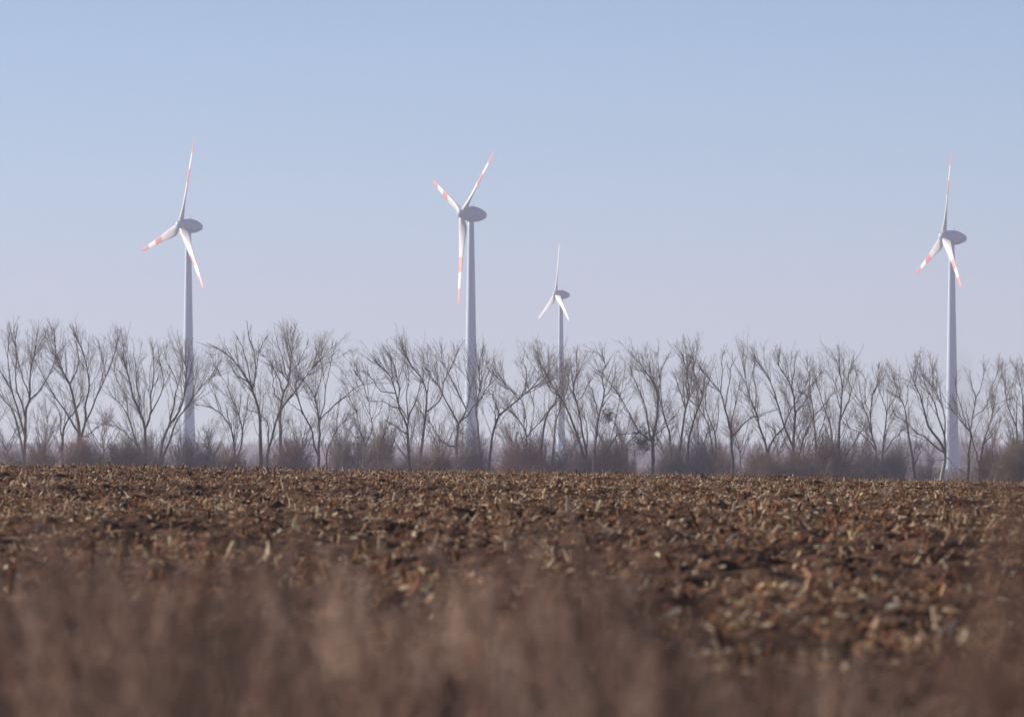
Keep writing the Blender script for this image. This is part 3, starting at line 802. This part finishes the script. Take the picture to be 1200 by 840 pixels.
BACK = [  # px, top row, distance, label
 (8, 480, 1320, 'small hazy bare tree behind the crowns at the left edge'), (52, 478, 1400, 'faint bare tree seen behind the gap left of the vase shaped crown'),
 (118, 485, 1350, 'faint bare tree low in the gap right of the vase shaped crown'), (248, 500, 1250, 'round twiggy bare tree right beside the foot of the first turbine tower'),
 (352, 490, 1380, 'pale bare tree behind the reddish bush'), (400, 488, 1300, 'hazy bare tree above the round grey bush'), (455, 492, 1350, 'hazy bare tree left of the straight clean trunk'),
 (515, 488, 1330, 'hazy bare tree between the V-forked tree and the ivy-grown one'), (600, 495, 1380, 'hazy bare tree in the light gap right of the second turbine'), (668, 500, 1320, 'hazy bare tree low behind the twin leaning trunks'),
 (735, 480, 1300, 'hazy bare tree behind the arching limb'), (778, 486, 1350, 'faint bare tree between the ivy ball tree and the curved one'), (822, 482, 1330, 'faint bare tree over the dark grey bush'), (868, 486, 1300, 'pale bare tree under the limb stretched right'),
 (915, 490, 1360, 'pale bare tree behind the crossing arms'), (943, 484, 1340, 'purple grey bare tree in the haze between two tall trunks'), (1008, 498, 1350, 'faint bare tree over the grey thicket'), (1090, 512, 1500, 'faint low bare tree left of the rightmost tower foot'), (1160, 500, 1380, 'faint bare tree behind the brown bush at the right'),
]


def build_back_trees():
    for px, top, D, label in BACK:
        grow_tree('background_tree', (px, 552), D, random_limbs(px, top, 548, D, 6), label, 'smaller hazy trees behind the row', thick=0.9, dens=1.1, twig=M_bushg if rng.random() < .6 else M_bushr)


# ------------------------------------------------------------------ bushes
def bush_mesh(w, h, n, m, k):
    """Fine stems fanning from a few stools into a rounded, uneven crown; w, h half width and height in metres."""
    nb = 8
    bx = rng.uniform(-w * 0.7, w * 0.7, nb); by = rng.normal(0, w * 0.3, nb)
    bh = rng.uniform(0.45, 1.0, nb)
    par = rng.integers(0, nb, n)
    az = rng.uniform(0, 2 * np.pi, n); el = np.radians(rng.uniform(12, 90, n) ** 1.0)
    ln = h * bh[par] * rng.uniform(0.5, 1.0, n)
    d = np.stack([np.cos(az) * np.cos(el) * 0.62, np.sin(az) * np.cos(el) * 0.62, np.sin(el) * 0.95 + 0.05], 1)
    s = np.linspace(0, 1, 6)
    P = np.stack([bx[par], by[par], np.full(n, -0.1)], 1)[:, None] + d[:, None] * (s * ln[:, None])[..., None]
    P[:, :, 2] += (0.28 * np.sin(np.pi * s)[None] * ln[:, None] * np.cos(el)[:, None])       # arching over
    P[:, 1:] += np.cumsum(rng.normal(0, 0.05, (n, 5, 3)), 1)
    Rr = 0.022 * (1 - s)[None] + 0.009 * s[None] + np.zeros((n, 1))
    Q, Rq = offshoots(P, Rr, 2.6, 0.25, 45, 0.38, 0.3, 1.1, 0.014, 0.009, 0.1, 4, wig=0.25)
    S, Rs = offshoots(Q, Rq, 2.6, 0.2, 48, 0.5, 0.2, 0.6, 0.010, 0.008, 0.0, 3, wig=0.25)
    B = Batch(); B.add(*tubes(P, Rr, 4)); B.add(*tubes(Q, Rq, 3)); B.add(*tubes(S, Rs, 3))
    V = np.concatenate(B.V)
    sx = np.percentile(np.abs(V[:, 0]), 95); sz = np.percentile(V[:, 2], 93)
    B.V = [v / np.array([sx, sx, sz]) for v in B.V]          # one metre half width and height: scaled where it is placed
    return B.mesh('bush', m)


BUSHES = [  # px, top row, half width px, mesh variant, distance, label
 (8, 530, 22, 'g', 985, 'low grey bush at the left edge'), (47, 527, 20, 'o', 990, 'low brown bush between the first and second tree'),
 (92, 519, 20, 'r', 985, 'reddish bush at the foot of the vase shaped tree'), (120, 530, 14, 'g', 1000, 'small grey bush in the gap right of the vase shaped tree'),
 (147, 521, 26, 'o', 985, 'broad brown bush left of the first turbine tower'), (180, 520, 22, 'g', 990, 'grey bush under the many-limbed tree'),
 (226, 514, 22, 'g', 980, 'dark grey bush at the foot of the first turbine tower'), (268, 533, 24, 'o', 985, 'low brown bush under the round twiggy tree'),
 (305, 537, 20, 'g', 1010, 'low grey bush at the feet of the tallest trees'), (345, 521, 26, 'r', 975, 'reddish bush left of the broad fan tree'),
 (402, 508, 25, 'g', 1030, 'tall round grey bush right of the broad fan tree'), (452, 512, 18, 'o', 1040, 'olive brown bush in the dip of the row'),
 (478, 536, 26, 'g', 1010, 'low grey bush under the straight clean trunk'), (515, 530, 20, 'o', 990, 'low brown bush left of the ivy-grown tree'),
 (548, 514, 20, 'g', 985, 'dark bush covering the foot of the second turbine tower'), (598, 527, 24, 'r', 980, 'reddish bush right of the second turbine tower'),
 (638, 521, 24, 'r', 975, 'broad reddish bush covering the foot of the smallest turbine tower'), (672, 532, 18, 'g', 1000, 'low grey bush right of the smallest turbine tower'),
 (708, 520, 24, 'o', 1000, 'brown bush under the arching limb'), (736, 524, 10, 'g', 1010, 'narrow grey bush left of the bright gap in the row'),
 (785, 526, 16, 'g', 985, 'grey bush right of the ivy ball tree'), (814, 521, 24, 'g', 985, 'dark grey bush under the leaning slender trees'),
 (850, 528, 16, 'r', 1020, 'small reddish bush at the straight trunk with the stretched limb'), (885, 532, 22, 'o', 1000, 'low brown bush left of the crossing arms tree'),
 (930, 533, 30, 'o', 975, 'wide brown bush under the tallest right-hand tree'), (975, 519, 20, 'o', 985, 'olive bush at the dead straight tree'),
 (1008, 527, 22, 'g', 990, 'grey bush forming the left half of the thicket'), (1042, 524, 22, 'g', 985, 'grey bush forming the right half of the thicket'),
 (1078, 540, 16, 'g', 1060, 'low hazy bush left of the pale trunk base'), (1166, 532, 20, 'r', 985, 'brown bush behind the slim curved tree'),
 (1190, 520, 26, 'o', 965, 'biggest brown bush, in the right corner of the row'),
]


def build_bushes():
    meshes = {}
    for key, m in (('g', M_bushg), ('o', M_busho), ('r', M_bushr)):
        meshes[key] = [bush_mesh(2.3, 3.6, 380, m, i) for i in range(3)]
    for i, (px, top, hw, v, D, label) in enumerate(BUSHES):
        x = (px - 600) * A * D; zg = float(ground_z(x, D))
        top_z = EYE + (HOR - top) * A * D - 0.25
        o = link('bush', meshes[v][i % 3])
        o.location = (x, D, zg)
        o.rotation_euler = (0, 0, rng.uniform(0, 6.28))
        wx = hw * A * D * 1.1
        o.scale = (wx, wx, (top_z - zg))
        tag(o, label, 'bush', 'bushes along the tree row')


def build_undergrowth():
    """Low brushwood that closes the foot of the row, with a few gaps."""
    B = Batch()
    n = 12000
    px = rng.uniform(-130, 1330, n); d = rng.uniform(1005, 1075, n)
    x = (px - 600) * A * d
    gap = np.ones(n)
    for g, w in ((742, 9), (1092, 26), (1138, 12), (292, 16), (452, 10)):
        gap *= 1 - 0.92 * np.exp(-((px - g) / w) ** 2)
    dens = vnoise(x / 4.0, d / 12.0, 91) * 0.6 + vnoise(x / 1.6, d / 5.0, 92) * 0.4
    h = (1.0 + 3.6 * dens) * (0.25 + 0.75 * gap) * rng.uniform(0.55, 1.05, n)
    keep = rng.random(n) < gap
    x, d, h = x[keep], d[keep], h[keep]; n = len(x)
    az = rng.uniform(0, 2 * np.pi, n); sp = rng.uniform(0.05, 0.7, n)
    s_ = np.linspace(0, 1, 5)
    dirn = np.stack([np.cos(az) * sp, np.sin(az) * sp, np.ones(n)], 1)
    P = np.stack([x, d, ground_z(x, d) - 0.1], 1)[:, None] + dirn[:, None] * (s_ * h[:, None])[..., None]
    P[:, 1:] += np.cumsum(rng.normal(0, 0.06, (n, 4, 3)), 1)
    Rr = 0.024 * (1 - s_)[None] + 0.010 * s_[None] + np.zeros((n, 1))
    Q, Rq = offshoots(P, Rr, 2.0, 0.2, 45, 0.4, 0.3, 1.3, 0.016, 0.010, 0.1, 4, wig=0.25)
    B.add(*tubes(P, Rr, 3)); B.add(*tubes(Q, Rq, 3))
    o = link('undergrowth', B.mesh('undergrowth', M_under))
    tag(o, 'low tangle of bare brushwood closing the foot of the tree row', 'undergrowth', kind='stuff')


def build_far_wood():
    """Woods on the far side of the plain, several kilometres off."""
    B = Batch()
    for (d0, d1, n, x0, x1, h) in ((2500, 2700, 2600, -330, 330, 6), (4300, 4700, 5200, -600, 600, 9), (6300, 7000, 5200, -900, 900, 12)):
        x = rng.uniform(x0, x1, n); d = rng.uniform(d0, d1, n)
        dens = vnoise(x / 90, d / 200 + d0, 71)
        hh = h * (0.35 + 0.8 * dens) * rng.uniform(0.6, 1.15, n)
        z = ground_z(x, d)
        ne = 6
        for j in range(ne):
            az = rng.uniform(0, 2 * np.pi, n); sp = rng.uniform(0.0, 0.55, n)
            s = np.linspace(0, 1, 4)
            dirn = np.stack([np.cos(az) * sp, np.sin(az) * sp, np.ones(n)], 1)
            ln = hh * rng.uniform(0.6, 1.0, n)
            P = np.stack([x, d, z - 0.3], 1)[:, None] + dirn[:, None] * (s * ln[:, None])[..., None]
            w = h / 15 * (0.8 if j else 0.4)
            V, F = tubes(P, np.array([[0.5, 1.0, 0.7, 0.12]]) * w * rng.uniform(0.5, 1.2, (n, 1)), 4)
            B.add(V, F)
    o = link('far_woodland', B.mesh('far_woodland', M_wood))
    tag(o, 'faint blue grey woodland on the far side of the plain', 'woodland', kind='stuff')


def build_haze():
    x, y0, y1, z0, z1 = 4800, -100, 9100, EYE - 15.6, 150
    V = [(sx * x, y, z) for z in (z0, z1) for y in (y0, y1) for sx in (-1, 1)]
    F = [(0, 2, 3, 1), (4, 5, 7, 6), (0, 1, 5, 4), (2, 6, 7, 3), (0, 4, 6, 2), (1, 3, 7, 5)]
    m = bpy.data.materials.new('haze_air'); m.use_nodes = True
    t = m.node_tree; t.nodes.remove(t.nodes['Principled BSDF'])
    v = t.nodes.new('ShaderNodeVolumePrincipled')
    v.inputs['Color'].default_value = (0.84, 0.785, 0.95, 1)
    v.inputs['Density'].default_value = HAZE
    v.inputs['Anisotropy'].default_value = 0.2
    t.links.new(v.outputs[0], t.nodes['Material Output'].inputs['Volume'])
    o = link('haze', mesh_np('haze', np.array(V), np.array(F), m, False))
    tag(o, 'thin pale blue winter haze over the whole plain', 'haze', kind='stuff')


HAZE = 1.32e-4
build_ground()
build_haze()
build_soil()
build_turbines()
build_trees()
build_back_trees()
build_bushes()
build_undergrowth()
build_far_wood()
build_stubble()
build_grass()
build_weed(1207, 6.5, 372, 0.03, 15, 'tall blurred dead weed at the right edge, close to the camera', 1.2)
build_weed(1126, 9.0, 396, 0.010, 3, 'thin faint blurred weed stem reaching up beside the rightmost turbine tower', 0.06)
